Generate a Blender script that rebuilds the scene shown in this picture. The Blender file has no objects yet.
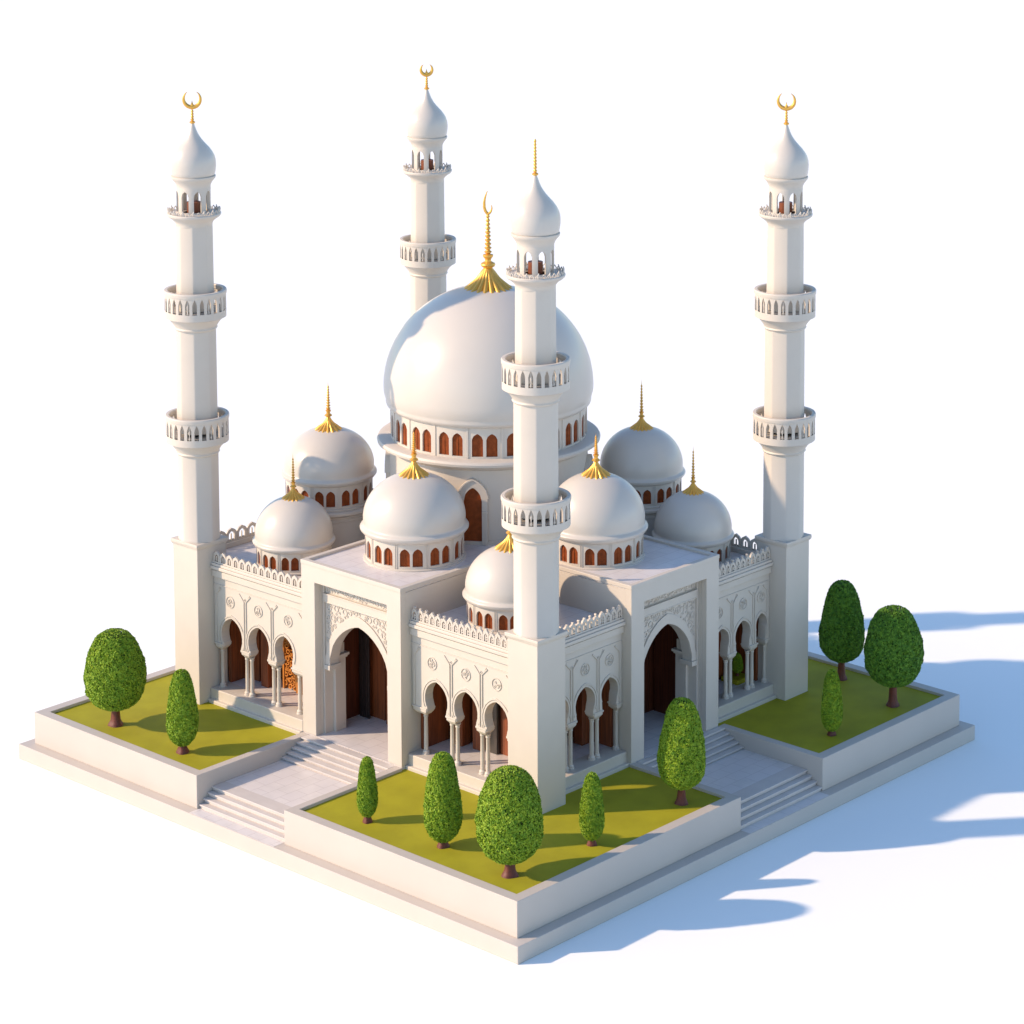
import bpy, math, random
import numpy as np
from mathutils import Vector, Matrix
from mathutils.geometry import tessellate_polygon
random.seed(7); PI = math.pi
S = bpy.context.scene; COL = S.collection

# ------------------------------------------------------------------ materials
def mat(name, color, rough=.6, metal=0., noise=.0, nscale=6., bump=.0, bscale=40., spec=.5, kind=None, color2=None):
    m = bpy.data.materials.new(name); m.use_nodes = True
    nt = m.node_tree; N = nt.nodes; L = nt.links; b = N['Principled BSDF']
    b.inputs['Roughness'].default_value = rough; b.inputs['Metallic'].default_value = metal
    b.inputs['Specular IOR Level'].default_value = spec
    tc = N.new('ShaderNodeTexCoord')
    nz = N.new('ShaderNodeTexNoise'); nz.inputs['Scale'].default_value = nscale; nz.inputs['Detail'].default_value = 6
    L.new(tc.outputs['Object'], nz.inputs['Vector'])
    rp = N.new('ShaderNodeValToRGB')
    c = Vector(color); c2 = Vector(color2) if color2 else c*(1-noise)
    rp.color_ramp.elements[0].color = (*c2, 1); rp.color_ramp.elements[1].color = (*c, 1)
    rp.color_ramp.elements[0].position = .35; rp.color_ramp.elements[1].position = .65
    L.new(nz.outputs['Fac'], rp.inputs['Fac']); out = rp.outputs['Color']
    hts = []
    if kind == 'paver':
        br = N.new('ShaderNodeTexBrick'); L.new(tc.outputs['Object'], br.inputs['Vector'])
        br.inputs['Scale'].default_value = 1.; br.inputs['Mortar Size'].default_value = .008
        br.inputs['Brick Width'].default_value = .62; br.inputs['Row Height'].default_value = .46
        br.inputs['Mortar'].default_value = (c.x*.72, c.y*.70, c.z*.70, 1)
        br.inputs['Color2'].default_value = (c.x*.93, c.y*.93, c.z*.95, 1)
        L.new(out, br.inputs['Color1']); out = br.outputs['Color']
    if kind == 'wood':
        wv = N.new('ShaderNodeTexNoise'); mp = N.new('ShaderNodeMapping')
        mp.inputs['Scale'].default_value = (14, 14, .6)
        L.new(tc.outputs['Object'], mp.inputs['Vector']); L.new(mp.outputs['Vector'], wv.inputs['Vector'])
        wv.inputs['Scale'].default_value = 1.5; L.new(wv.outputs['Fac'], rp.inputs['Fac'])
    L.new(out, b.inputs['Base Color'])
    if bump:
        nb = N.new('ShaderNodeTexNoise'); nb.inputs['Scale'].default_value = bscale; nb.inputs['Detail'].default_value = 4
        L.new(tc.outputs['Object'], nb.inputs['Vector'])
        bp = N.new('ShaderNodeBump'); bp.inputs['Strength'].default_value = bump; bp.inputs['Distance'].default_value = .02
        L.new(nb.outputs['Fac'], bp.inputs['Height']); L.new(bp.outputs['Normal'], b.inputs['Normal'])
    return m
M = {
 'stone':  mat('cream_stone', (.585,.525,.445), .55, noise=.03, nscale=1.6, bump=.05, bscale=26),
 'base':   mat('base_stone', (.53,.475,.415), .6, noise=.035, nscale=.8, bump=.05, bscale=18),
 'dome':   mat('dome_plaster', (.585,.535,.465), .32, noise=.02, nscale=1.2, bump=.02, bscale=14),
 'marble': mat('marble_floor', (.72,.68,.65), .35, noise=.12, nscale=2.2, bump=.02, kind='paver'),
 'step':   mat('step_stone', (.60,.55,.505), .5, noise=.06, nscale=3., bump=.04),
 'gold':   mat('gold', (.82,.45,.085), .36, .55, noise=.12, nscale=30, bump=.05),
 'wood':   mat('brown_wood', (.27,.07,.02), .5, noise=.45, kind='wood', bump=.05),
 'wood3':  mat('wood_painted_shade', (.12,.028,.010), .5, noise=.45, kind='wood', bump=.05),  # brown timber darkened, the dim portal interior's shade put into its colour
 'wood2':  mat('wood_painted_sunlit', (.68,.25,.04), .5, noise=.35, kind='wood', bump=.05),  # timber tinted orange, with the look of direct sun put into its colour
 'dark':   mat('dark_door', (.03,.022,.02), .35, noise=.3),
 'glass':  mat('window_brown', (.27,.062,.015), .6, spec=.15, noise=.3, nscale=9),
 'grass':  mat('lawn_green', (.36,.33,.014), .75, noise=.14, nscale=1.3, bump=.12, bscale=60, spec=.25),
 'bark':   mat('red_bark', (.16,.035,.018), .55, noise=.35, nscale=14, bump=.3, bscale=50),
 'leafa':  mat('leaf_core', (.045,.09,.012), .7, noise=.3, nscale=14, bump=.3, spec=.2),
 'ground': mat('white_ground', (.93,.945,.91), .8, noise=.0, spec=.2),
}
def leafmat(name, a, b):
    m = mat(name, a, .55, color2=b, nscale=9, spec=.25); return m
M['leaf'] = leafmat('leaf_green', (.29,.40,.024), (.16,.29,.018))
M['leafd'] = leafmat('leaf_dark_green', (.16,.31,.028), (.06,.165,.018))

# ------------------------------------------------------------------ mesh builder
ID = lambda u, d, z: (u, d, z)
class MB:
    def __init__(s, T=ID): s.v = []; s.f = []; s.T = T
    def add(s, vs, fs, T=None):
        T = T or s.T; n = len(s.v); s.v += [T(*p) for p in vs]; s.f += [tuple(i+n for i in f) for f in fs]
    def box(s, a, b, T=None):
        (x0,y0,z0),(x1,y1,z1) = a, b
        x0,x1 = sorted((x0,x1)); y0,y1 = sorted((y0,y1)); z0,z1 = sorted((z0,z1))
        s.add([(x0,y0,z0),(x1,y0,z0),(x1,y1,z0),(x0,y1,z0),(x0,y0,z1),(x1,y0,z1),(x1,y1,z1),(x0,y1,z1)],
              [(0,3,2,1),(4,5,6,7),(0,1,5,4),(1,2,6,5),(2,3,7,6),(3,0,4,7)], T); return s
    def taper(s, c, b0, b1, z0, z1, T=None):   # centre, bottom half sizes, top half sizes
        x, y = c
        q = [(-1,-1),(1,-1),(1,1),(-1,1)]
        s.add([(x+i*b0[0], y+j*b0[1], z0) for i,j in q]+[(x+i*b1[0], y+j*b1[1], z1) for i,j in q],
              [(0,3,2,1),(4,5,6,7),(0,1,5,4),(1,2,6,5),(2,3,7,6),(3,0,4,7)], T); return s
    def prism(s, loops, lo, hi, axis='z', T=None):
        """2-D loops (outer first, then holes) extruded; axis 'z': (x,y) plan; axis 'd': (u,z) elevation"""
        flat = [p for l in loops for p in l]; n = len(flat)
        tri = tessellate_polygon([[Vector((p[0],p[1],0)) for p in l] for l in loops])
        mk = (lambda p, h: (p[0],p[1],h)) if axis == 'z' else (lambda p, h: (p[0],h,p[1]))
        vs = [mk(p,lo) for p in flat]+[mk(p,hi) for p in flat]
        fs = [tuple(t) for t in tri]+[tuple(i+n for i in reversed(t)) for t in tri]
        k = 0
        for l in loops:
            m = len(l)
            for i in range(m):
                a, b = k+i, k+(i+1)%m; fs.append((a,b,b+n,a+n))
            k += m
        s.add(vs, fs, T); return s
    def lathe(s, prof, c=(0,0), n=64, fn=None, close=True):
        vs = []; fs = []
        for (r, z) in prof:
            for i in range(n):
                a = 2*PI*i/n; rr = r*(fn(a, r, z) if fn else 1)
                vs.append((c[0]+rr*math.cos(a), c[1]+rr*math.sin(a), z))
        for k in range(len(prof)-1):
            for i in range(n):
                j = (i+1)%n; fs.append((k*n+i, k*n+j, (k+1)*n+j, (k+1)*n+i))
        s.add(vs, fs); return s
    def tube(s, pts, rad, n=8, T=None):
        T = T or s.T; P = [Vector(T(*p)) for p in pts]; R = rad if isinstance(rad, (list,tuple)) else [rad]*len(P)
        vs = []; fs = []; ref = None
        for i, p in enumerate(P):
            t = (P[min(i+1,len(P)-1)]-P[max(i-1,0)]).normalized()
            if ref is None: ref = t.orthogonal().normalized()
            ref = (ref-t*ref.dot(t)).normalized(); q = t.cross(ref)
            for k in range(n):
                a = 2*PI*k/n; vs.append(tuple(p+(ref*math.cos(a)+q*math.sin(a))*R[i]))
        for i in range(len(P)-1):
            for k in range(n):
                j = (k+1)%n; fs.append((i*n+k, i*n+j, (i+1)*n+j, (i+1)*n+k))
        fs.append(tuple(range(n-1,-1,-1))); fs.append(tuple((len(P)-1)*n+k for k in range(n)))
        s.add(vs, fs, ID); return s
    def ribbon(s, pts, w, d0, d1, T=None):      # flat raised strip along 2-D (u,z) points
        L_ = []; R_ = []
        for i, p in enumerate(pts):
            a = pts[max(i-1,0)]; b = pts[min(i+1,len(pts)-1)]
            t = Vector((b[0]-a[0], b[1]-a[1])); t = t.normalized() if t.length else Vector((1,0))
            L_.append((p[0]-t.y*w/2, p[1]+t.x*w/2)); R_.append((p[0]+t.y*w/2, p[1]-t.x*w/2))
        m = len(pts)
        vs = [(p[0],d0,p[1]) for p in L_]+[(p[0],d0,p[1]) for p in R_]+[(p[0],d1,p[1]) for p in L_]+[(p[0],d1,p[1]) for p in R_]
        fs = []
        for i in range(m-1):
            fs += [(2*m+i,2*m+i+1,3*m+i+1,3*m+i),(i,i+1,2*m+i+1,2*m+i),(m+i,3*m+i,3*m+i+1,m+i+1),(i,m+i,m+i+1,i+1)]
        fs += [(0,2*m,3*m,m),(m-1,2*m-1,4*m-1,3*m-1)]
        s.add(vs, fs, T); return s
    def build(s, name, m, parent=None, smooth=None, bevel=0, origin=None, kind=None):
        o0 = Vector(origin) if origin is not None else (Vector(root_of(parent).location) if parent else Vector())
        me = bpy.data.meshes.new(name)
        me.from_pydata([tuple(Vector(v)-o0) for v in s.v], [], s.f)
        me.materials.append(M[m] if isinstance(m, str) else m)
        import bmesh
        bm = bmesh.new(); bm.from_mesh(me); bmesh.ops.remove_doubles(bm, verts=bm.verts, dist=1e-5)
        bmesh.ops.recalc_face_normals(bm, faces=bm.faces); bm.to_mesh(me); bm.free()
        if smooth: 
            me.polygons.foreach_set('use_smooth', [True]*len(me.polygons)); me.set_sharp_from_angle(angle=math.radians(smooth))
        o = bpy.data.objects.new(name, me); COL.objects.link(o)
        if parent: o.parent = parent
        elif origin is not None: o.location = o0
        if bevel:
            b = o.modifiers.new('Bevel', 'BEVEL'); b.width = bevel; b.segments = 2; b.limit_method = 'ANGLE'; b.angle_limit = math.radians(40)
        if kind: o['kind'] = kind
        return o
def root_of(o):
    while o.parent: o = o.parent
    return o
def thing(name, loc, label, cat, group=None):
    o = bpy.data.objects.new(name, None); COL.objects.link(o); o.location = loc; o.empty_display_size = .3
    o['label'] = label; o['category'] = cat
    if group: o['group'] = group
    return o
def tag(o, label, cat, group=None):
    o['label'] = label; o['category'] = cat
    if group: o['group'] = group
    return o
def copy_tree(o, parent=None):
    c = o.copy(); COL.objects.link(c); c.parent = parent
    for ch in list(o.children): copy_tree(ch, c)
    return c

# perforated cylinder wall: repeated arched openings, real thickness
def cyl_sheet(mb, c, R, t, n, w, zb, z0, zs, za, zt, per=1, gap=0, phase=0., point=.35, seg=8, taper=0.):
    """n panels, each with `per` openings of angular half-width w"""
    cols = []   # (angle, state)
    pa = 2*PI/n; cells = []
    sp = (pa-gap)/per
    A = []      # list of (angle, lowz or None) break angles with solid/open spans
    spans = []
    for k in range(n):
        a0 = phase+k*pa+gap/2
        for j in range(per):
            cc = a0+sp*(j+.5)
            spans.append((cc-w, cc+w))
    spans.sort()
    verts = {}; faces = []
    def vid(a, z, inner):
        rr = (R-t if inner else R)
        key = (round(math.cos(a)*rr,5), round(math.sin(a)*rr,5), round(z,5))
        if key not in verts: verts[key] = len(verts)
        return verts[key]
    quads = []
    def arch(x):   # x in -1..1
        x = abs(x); return zs+(za-zs)*((1-point)*math.sqrt(max(0,1-x*x))+point*(1-x))
    for i, (a, b) in enumerate(spans):
        for k in range(seg):
            x0 = -1+2*k/seg; x1 = -1+2*(k+1)/seg; p = a+(x0+1)*w; q = a+(x1+1)*w
            if z0 > zb: quads.append(((p,zb),(q,zb),(q,z0),(p,z0)))
            quads.append(((p,arch(x0)),(q,arch(x1)),(q,zt),(p,zt)))
        nx = spans[(i+1)%len(spans)][0]+(2*PI if i == len(spans)-1 else 0)
        m = max(2, int((nx-b)/(2*PI/64))+1)
        for k in range(m):
            p = b+(nx-b)*k/m; q = b+(nx-b)*(k+1)/m
            zz = [zb]+([z0] if z0 > zb else [])+[zs, zt]
            for u, v in zip(zz, zz[1:]): quads.append(((p,u),(q,u),(q,v),(p,v)))
    edges = {}
    for qd in quads:
        o = [vid(a, z, False) for a, z in qd]; inn = [vid(a, z, True) for a, z in qd]
        faces.append(tuple(o)); faces.append(tuple(reversed(inn)))
        for k in range(4):
            e = (o[k], o[(k+1)%4]); ie = (inn[k], inn[(k+1)%4])
            key = tuple(sorted(e))
            edges[key] = None if key in edges else (e, ie)
    for v in edges.values():
        if v:
            (a, b), (ia, ib) = v
            if a != b: faces.append((b, a, ia, ib))
    vs = [None]*len(verts)
    for k, i in verts.items(): vs[i] = (k[0]+c[0], k[1]+c[1], k[2])
    mb.add(vs, [tuple(dict.fromkeys(f)) for f in faces if len(set(f)) >= 3]); return spans

# ------------------------------------------------------------------ curls (carved relief)
def curl(mb, u, z, r, d0, d1, a0, turns=.8, w=.016, T=None):
    n = max(7, int(12*turns)); pts = []
    for i in range(n+1):
        t = i/n; a = a0+2*PI*turns*t; rr = r*(1-.55*t); pts.append((u+rr*math.cos(a), z+rr*math.sin(a)))
    mb.ribbon(pts, w, d0, d1, T)
def fill_curls(mb, inside, box, T, d0, d1, rng=(.04,.09), tries=900, w=.016, seed=1):
    rnd = random.Random(seed); pl = []
    u0,u1,z0,z1 = box
    for k in range(tries):
        r = rng[1] if k < tries*.35 else (sum(rng)/2 if k < tries*.65 else rng[0])
        u = rnd.uniform(u0,u1); z = rnd.uniform(z0,z1)
        if not all(inside(u+r*math.cos(a), z+r*math.sin(a)) for a in [i*PI/3 for i in range(6)]): continue
        if any((u-a)**2+(z-b)**2 < ((r+c)*.93)**2 for a,b,c in pl): continue
        pl.append((u,z,r)); curl(mb, u, z, r, d0, d1, rnd.uniform(0,2*PI), rnd.uniform(.8,1.5), w, T)
def roundel(mb, u, z, r, T, d0, d1, seed):
    rnd = random.Random(seed)
    mb.ribbon([(u+r*math.cos(a), z+r*math.sin(a)) for a in [2*PI*i/24 for i in range(25)]], .02, d0, d1, T)
    fill_curls(mb, lambda x,y: (x-u)**2+(y-z)**2 < (r*.84)**2, (u-r,u+r,z-r,z+r), T, d0, d1, (.032,.075), 160, .016, seed)
    for k in range(3):
        a = rnd.uniform(0,2*PI); mb.ribbon([(u+.2*r*math.cos(a), z+.2*r*math.sin(a)), (u+.75*r*math.cos(a+.5), z+.75*r*math.sin(a+.5))], .014, d0, d1, T)

# ------------------------------------------------------------------ setting
Bx, By = 10.0, 10.12
gnd = MB().prism([[(-600,-600),(600,-600),(600,600),(-600,600)]], -.5, 0).build('ground', 'ground', kind='structure')
slab = MB().box((-Bx,-By,0.002),(Bx,By,.46)).build('base_slab', 'base', bevel=.02, kind='structure')
H2, GZ, HS, PZ = 1.42, 1.335, .46, .955
PLy0, PLy1 = -1.16, 2.44        # left path between these y
PRx0, PRx1 = -.79, 2.88         # right path between these x
fx, fy = -9.66, -9.78
t_ = .33; s_ = .26
MB().prism([[(fx,PLy0),(fx,fy),(PRx0,fy),(PRx0,-6.0),(PRx0-s_,-6.0),(PRx0-s_,fy+t_),(fx+t_,fy+t_),(fx+t_,PLy0-s_),(-5.47,PLy0-s_),(-5.47,PLy0)]], HS+.001, H2).build('garden_wall','base',bevel=.015)
tag(bpy.data.objects['garden_wall'], 'low cream retaining wall around the front corner lawn with five trees', 'garden wall', 'garden walls of the base')
o = MB().prism([[(fx,PLy1),(-5.47,PLy1),(-5.47,PLy1+s_),(fx+t_,PLy1+s_),(fx+t_,-fy-t_),(0,-fy-t_),(0,-fy),(fx,-fy)]], HS+.001, H2).build('garden_wall','base',bevel=.015)
tag(o, 'low cream retaining wall around the left lawn with one round and one slim tree', 'garden wall', 'garden walls of the base')
o = MB().prism([[(PRx1,fy),(-fx,fy),(-fx,-fy),(.01,-fy),(.01,-fy-t_),(-fx-t_,-fy-t_),(-fx-t_,fy+t_),(PRx1+s_,fy+t_),(PRx1+s_,-6.0),(PRx1,-6.0)]], HS+.001, H2).build('garden_wall','base',bevel=.015)
tag(o, 'low shaded retaining wall around the right lawn with three trees', 'garden wall', 'garden walls of the base')
MB().box((fx+.1,fy+.1,HS+.002),(PRx0-.1,PLy0-.1,GZ)).build('lawn','grass',kind='structure')
MB().box((fx+.1,PLy1+.1,HS+.002),(-fx-.1,-fy-.1,GZ)).build('lawn','grass',kind='structure')
MB().box((PRx1+.1,fy+.1,HS+.002),(-fx-.1,PLy1+.09,GZ)).build('lawn','grass',kind='structure')
MB().box((-8.9,PLy0+.004,HS+.002),(-6.40,PLy1-.004,PZ)).build('path','marble',kind='structure')
MB().box((PRx0+.004,-9.02,HS+.002),(PRx1-.004,-6.80,PZ)).build('path','marble',kind='structure')
MB().box((-9.97,PLy0+.1,HS),(-9.50,PLy1-.02,HS+.004)).build('pavement','marble',kind='structure')
MB().box((PRx0+.02,-10.09,HS),(PRx1-.1,-9.70,HS+.004)).build('pavement','marble',kind='structure')
def TL(xf):  return lambda u, d, z: (xf+d, -u, z)       # left facade, u = -y, d inwards
def TR(yf):  return lambda u, d, z: (u, yf+d, z)        # right facade, u = x, d inwards
def stairs(T, u0, u1, dstart, dend, z0, z1, n, label, extra):
    """each riser a bevelled tread with a small nosing"""
    root = thing('staircase', T((u0+u1)/2, dstart, z0), label, 'stairs', 'flights of steps up to the portals')
    st = (dend-dstart)/n; rz = (z1-z0)/n
    for k in range(n):
        m = MB(T); zt = z0+rz*(k+1)-(.0 if k < n-1 else .0)
        m.box((u0+.004, dstart+st*k, zt-rz+.003), (u1-.004, dend+extra-.003*k, zt-.04))
        m.box((u0+.004, dstart+st*k-.04, zt-.04), (u1-.004, dend+extra-.003*k, zt))
        m.build('step', 'step', root, bevel=.008)
stairs(TL(0), -PLy1, -PLy0, -9.56, -8.92, HS, PZ+.004, 4, 'short flight of cream steps from the slab up to the left path', .3)
stairs(TR(0), PRx0, PRx1, -9.73, -9.04, HS, PZ+.004, 4, 'short flight of shaded steps from the slab up to the right path', .3)
stairs(TL(0), -PLy1, -PLy0, -6.50, -5.55, PZ, H2, 5, 'flight of cream steps from the left path up to the left portal', .06)
stairs(TR(0), PRx0, PRx1, -6.90, -6.02, PZ, H2, 5, 'flight of shaded steps from the right path up to the right portal', .0)

# ------------------------------------------------------------------ mosque
mosque = thing('mosque', (.5,.8,H2), 'large cream mosque with a big central dome, seven smaller domes and two tall arched portals', 'mosque')
XW, YW = -5.02, -5.62           # arcade wall planes
FL = 1.75
# foundation / floors
MB().prism([[(-5.45,-1.37),(-2.0,-1.37),(-2.0,-2.0),(-1.02,-2.0),(-1.02,-6.0),(2.86,-6.0),(2.86,2.7),(-5.45,2.7)]], HS+.01, H2+.003).build('floor','marble',mosque)
L_foot = [( -5.25,-1.37),(-1.0,-1.37),(-1.0,-5.8),(2.85,-5.8),(2.85,-1.6),(4.2,-1.6),(4.2,5.2),(-1.0,5.2),(-1.0,2.70),(-5.25,2.70)]
def offset(poly, d):
    out = []; n = len(poly)
    for i in range(n):
        p0, p1, p2 = Vector(poly[i-1]), Vector(poly[i]), Vector(poly[(i+1)%n])
        a = (p1-p0).normalized(); b = (p2-p1).normalized()
        na = Vector((a.y,-a.x)); nb = Vector((b.y,-b.x))
        out.append(tuple(p1+(na+nb)*d/(1+na.dot(nb)))) 
    return out
foot_full = [(-5.45,-1.37),(-1.0,-1.37),(-1.0,-6.0),(2.85,-6.0),(2.85,-1.6),(4.2,-1.6),(4.2,5.2),(-1.0,5.2),(-1.0,2.70),(-5.45,2.70)]
MB().prism([offset(foot_full,-.03)], 6.40, 6.485).build('upper_roof','marble',mosque)
MB().prism([offset(foot_full,.014), list(reversed(offset(foot_full,-.15)))], 6.44, 6.56).build('roof_coping','stone',mosque,bevel=.012)
MB().prism([[(-4.85,-1.37),(-1.0,-1.37),(-1.0,-5.4),(2.85,-5.4),(2.85,-1.6),(4.2,-1.6),(4.2,5.2),(-1.0,5.2),(-1.0,2.70),(-4.85,2.70)]], 5.2, 6.399).build('upper_wall','stone',mosque)
# lower roof, rear walls
MB().prism([[(-5.0,-5.6),(2.0,-5.6),(2.0,-5.15),(6.2,-5.15),(6.2,-2.5),(7.1,-2.5),(7.1,1.4),(6.2,1.4),(6.2,7.9),(-5.0,7.9)]], 5.3, 5.46).build('roof','marble',mosque)
for a, b in (((5.9,-4.9,GZ),(6.2,-2.5,5.299)),((5.9,1.4,GZ),(6.2,7.6,5.299)),((-4.8,7.6,GZ),(6.2,7.9,5.299)),((5.9,-2.5,GZ),(7.1,1.4,5.299))):
    MB().box(a,b).build('rear_wall','stone',mosque)
for a, b in (((6.0,-5.0,5.46),(6.25,-2.4,5.62)),((6.0,1.3,5.46),(6.25,7.7,5.62)),((-4.9,7.7,5.46),(6.25,7.95,5.62)),((6.0,-2.4,5.46),(7.15,-2.25,5.62)),((7.0,-2.25,5.46),(7.15,1.15,5.62)),((6.0,1.15,5.46),(7.15,1.3,5.62))):
    MB().box(a,b).build('parapet','stone',mosque,bevel=.015)

def merlons(T, u0, u1, zb, d, name='crest', pitch=.30, h=.37, ornate=0, parent=None):
    n = max(1, round((u1-u0)/pitch)); p = (u1-u0)/n; m = MB(T); w = p*.5
    for k in range(n):
        c = u0+p*(k+.5)
        hh = h*(1+(.10*math.sin(k*2.3) if ornate else 0))
        def loop(w_, zb_, zt_, sh):
            pts = [(c-w_, zb_),(c-w_, zb_+(zt_-zb_)*.55)]
            for i in range(1,6):
                t = i/6; pts.append((c-w_*(1-t**1.6)*1.0, zb_+(zt_-zb_)*(.55+.40*math.sin(t*PI/2)*.95)))
            pts.append((c, zt_))
            pts += [(2*c-a, b) for a, b in reversed(pts[:-1])]
            return pts
        outer = loop(w*.97, zb, zb+hh, 1); hole = loop(w*.55, zb+.045, zb+hh*.74, 1)
        m.prism([list(reversed(outer)), hole], d-.03, d+.03, 'd')
        m.box((c-.017, d-.022, zb+.03), (c+.017, d+.022, zb+hh*.55))
        if ornate:
            curl(m, c-w*.5, zb+h*.72, .05, d-.035, d+.035, .5*k, 1.1, .022)
            curl(m, c+w*.45, zb+h*.35, .05, d-.036, d+.036, 1.5*k, 1.1, .022)
            curl(m, c, zb+h*1.0, .035, d-.033, d+.033, k, .9, .02)
    m.box((u0-.02, d-.045, zb-.01), (u1+.02, d+.045, zb+.045))
    return m.build(name, 'stone', parent or mosque)

def horseshoe(c, w, zi, zt, n=14):
    """left-bottom over the top to right-bottom"""
    h = w*1.12; zc = zt-h; a0 = -math.radians(27); pts = [(c-w*.80, zi), (c-w*.84, zi+.12)]
    for i in range(n+1):
        a = PI-a0-(PI-2*a0)*i/n
        x = w*math.cos(a); z = h*math.sin(a)
        z += .035*max(0, 1-abs(x)/w*2.2)
        pts.append((c+x, zc+z))
    pts += [(c+w*.84, zi+.12), (c+w*.80, zi)]
    return pts
def arch_strip(c, w, zi, zt): return horseshoe(c, w, zi, zt)[2:-2]

def arcade(T, u0, u1, cols, seed, wf, label, ornate=0, cap=(0,0)):
    """three horseshoe arches on twin columns; wall front at d=0"""
    TH = .30; zi, zt = 3.06, 3.96; zc = 5.16
    out = [(u0, zi)]
    arcs = []
    for a, b in zip(cols, cols[1:]):
        c = (a+b)/2; w = wf*(b-a); arcs.append((c, w)); out += horseshoe(c, w, zi, zt)
    out += [(u1, zi), (u1, zc), (u0, zc)]
    # part root is the wall mesh itself
    wall = MB(T).prism([out], 0, TH, 'd').build('arcade', 'stone', mosque, bevel=.010)
    wall['label'] = label
    # imposts
    for i, p in enumerate(cols):
        m = MB(T)
        lo = max(u0, p-.20) if i else u0+.01; hi = min(u1, p+.20) if i < len(cols)-1 else u1-.01
        m.box((lo+.03,-.018,3.02),(hi-.03,TH+.018,3.09)); m.box((lo,-.035,3.09),(hi,TH+.035,3.14))
        m.taper(((lo+hi)/2, TH/2), ((hi-lo)/2-.09, TH/2-.05), ((hi-lo)/2-.03, TH/2+.018), 2.93, 3.02)
        m.build('impost', 'stone', wall, bevel=.010)
    # columns
    for i, p in enumerate(cols):
        us = (p-.105, p+.105)
        if i == 0: us = (p,)
        if i == len(cols)-1: us = (p-.02,)
        for u in us:
            cx, cy, _ = T(u, .15, 0); cm = MB()
            cm.lathe([(0,FL),(.105,FL),(.105,FL+.03),(.085,FL+.045),(.098,FL+.07),(.085,FL+.10),(.062,FL+.12),(.060,2.3),(.055,2.82),(.068,2.84),(.068,2.86),(.058,2.875),(.085,2.93),(.09,2.945),(0,2.945)], (cx,cy), 20)
            cm.build('column', 'stone', wall, smooth=35)
        lo, hi = min(us)-.14, max(us)+.14
    # mouldings: raised bands round the arches, tall chamfered frames, roundels
    m = MB(T)
    for c, w in arcs:
        m.ribbon(arch_strip(c, w+.085, zi, zt+.09), .035, .002, -.028)
        m.ribbon(arch_strip(c, w+.03, zi, zt+.03), .05, .002, -.014)
    bs = [u0+.12]+list(cols[1:-1])+[u1-.12]
    for i, (a, b) in enumerate(zip(bs, bs[1:])):
        a_ = a+(.045 if i else 0); b_ = b-(.045 if i < 2 else 0); top = 4.84; ch = .20; q = (b_-a_)
        m.ribbon([(a_, 3.16), (a_, top-ch), (a_+ch, top), ], .030, .002, -.030)
        m.ribbon([(b_, 3.16), (b_, top-ch), (b_-ch, top)], .030, .002, -.030)
        m.ribbon([(a_+ch*.55+.05, top+.03), (a_+.06, top-ch*.55)], .014, .002, -.016)
        r = MB(T); roundel(r, (a_+b_)/2, 4.50, .17, T, .002, -.024, seed+i); r.build('roundel', 'stone', wall)
    for b in cols[1:-1]:
        m.ribbon([(b+.035*math.cos(a), 4.70+.035*math.sin(a)) for a in [2*PI*i/12 for i in range(13)]], .018, .002, -.022)
    m.ribbon([(u0, 4.93), (u1, 4.93)], .022, .002, -.022)
    m.build('moulding', 'stone', wall)
    # cornice
    k = MB(T); e0, e1 = u0+cap[0], u1+cap[1]
    k.box((e0,-.075,5.16),(e1,TH+.1,5.36)); k.box((e0,-.03,5.36),(e1,TH+.1,5.40)); k.box((e0,-.14,5.40),(e1,TH+.14,5.50)); k.box((e0,-.10,5.50),(e1,TH+.10,5.58))
    k.build('cornice','stone',wall,bevel=.016)
    cr = merlons(T, u0+.02, u1-.02, 5.58, .0, ornate=ornate, parent=wall, pitch=.29 if not ornate else .235, h=.36)
    # plinth with two steps
    f = MB(T); f.box((u0,-.30,GZ-.05),(u1,-.05,1.44)); f.box((u0,-.19,GZ-.05),(u1,.5,FL))
    f.build('plinth','stone',wall,bevel=.02)
    return wall
arcade(TL(-5.27), -6.755, -2.705, (-6.58,-5.37,-4.19,-3.16), 11, .385, 'sunlit arcade of three arches left of the left portal, with a lattice screen behind', 0)
arcade(TL(XW), 1.375, 5.32, (1.76,2.90,4.06,5.22), 21, .385, 'sunlit arcade of three arches between the left portal and the front minaret', 1)
arcade(TR(-5.66), -4.17, -1.005, (-4.12,-3.10,-2.01,-1.06), 31, .37, 'shaded arcade between the front minaret and the right portal', 1)
arcade(TR(-5.43), 2.855, 5.94, (3.20,4.17,5.19,5.92), 41, .355, 'shaded arcade of three arches between the right portal and the right minaret', 1)
# arcade floors behind the columns
for a, b in (((-5.0,2.705,GZ),(-3.0,7.58,FL-.004)),((XW+.2,-5.28,GZ),(-3.0,-1.375,FL-.004)),((-2.999,YW+.2,GZ),(-1.005,-3.6,FL-.004)),((2.865,-5.1,GZ),(5.9,-2.2,FL-.004))):
    MB().box(a, b).build('arcade_floor','marble',mosque)
# timber cladding on the end walls of the galleries
for a, b in (((-4.76,6.62,FL),(-3.2,6.75,5.29)),((-4.70,-1.46,FL),(-2.8,-1.38,5.19)),((-1.09,-5.33,FL),(-1.01,-3.5,5.19)),((5.78,-5.06,FL),(5.88,-3.8,5.29)),):
    MB().box(a, b).build('timber_wall','wood',mosque,bevel=.008)
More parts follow.
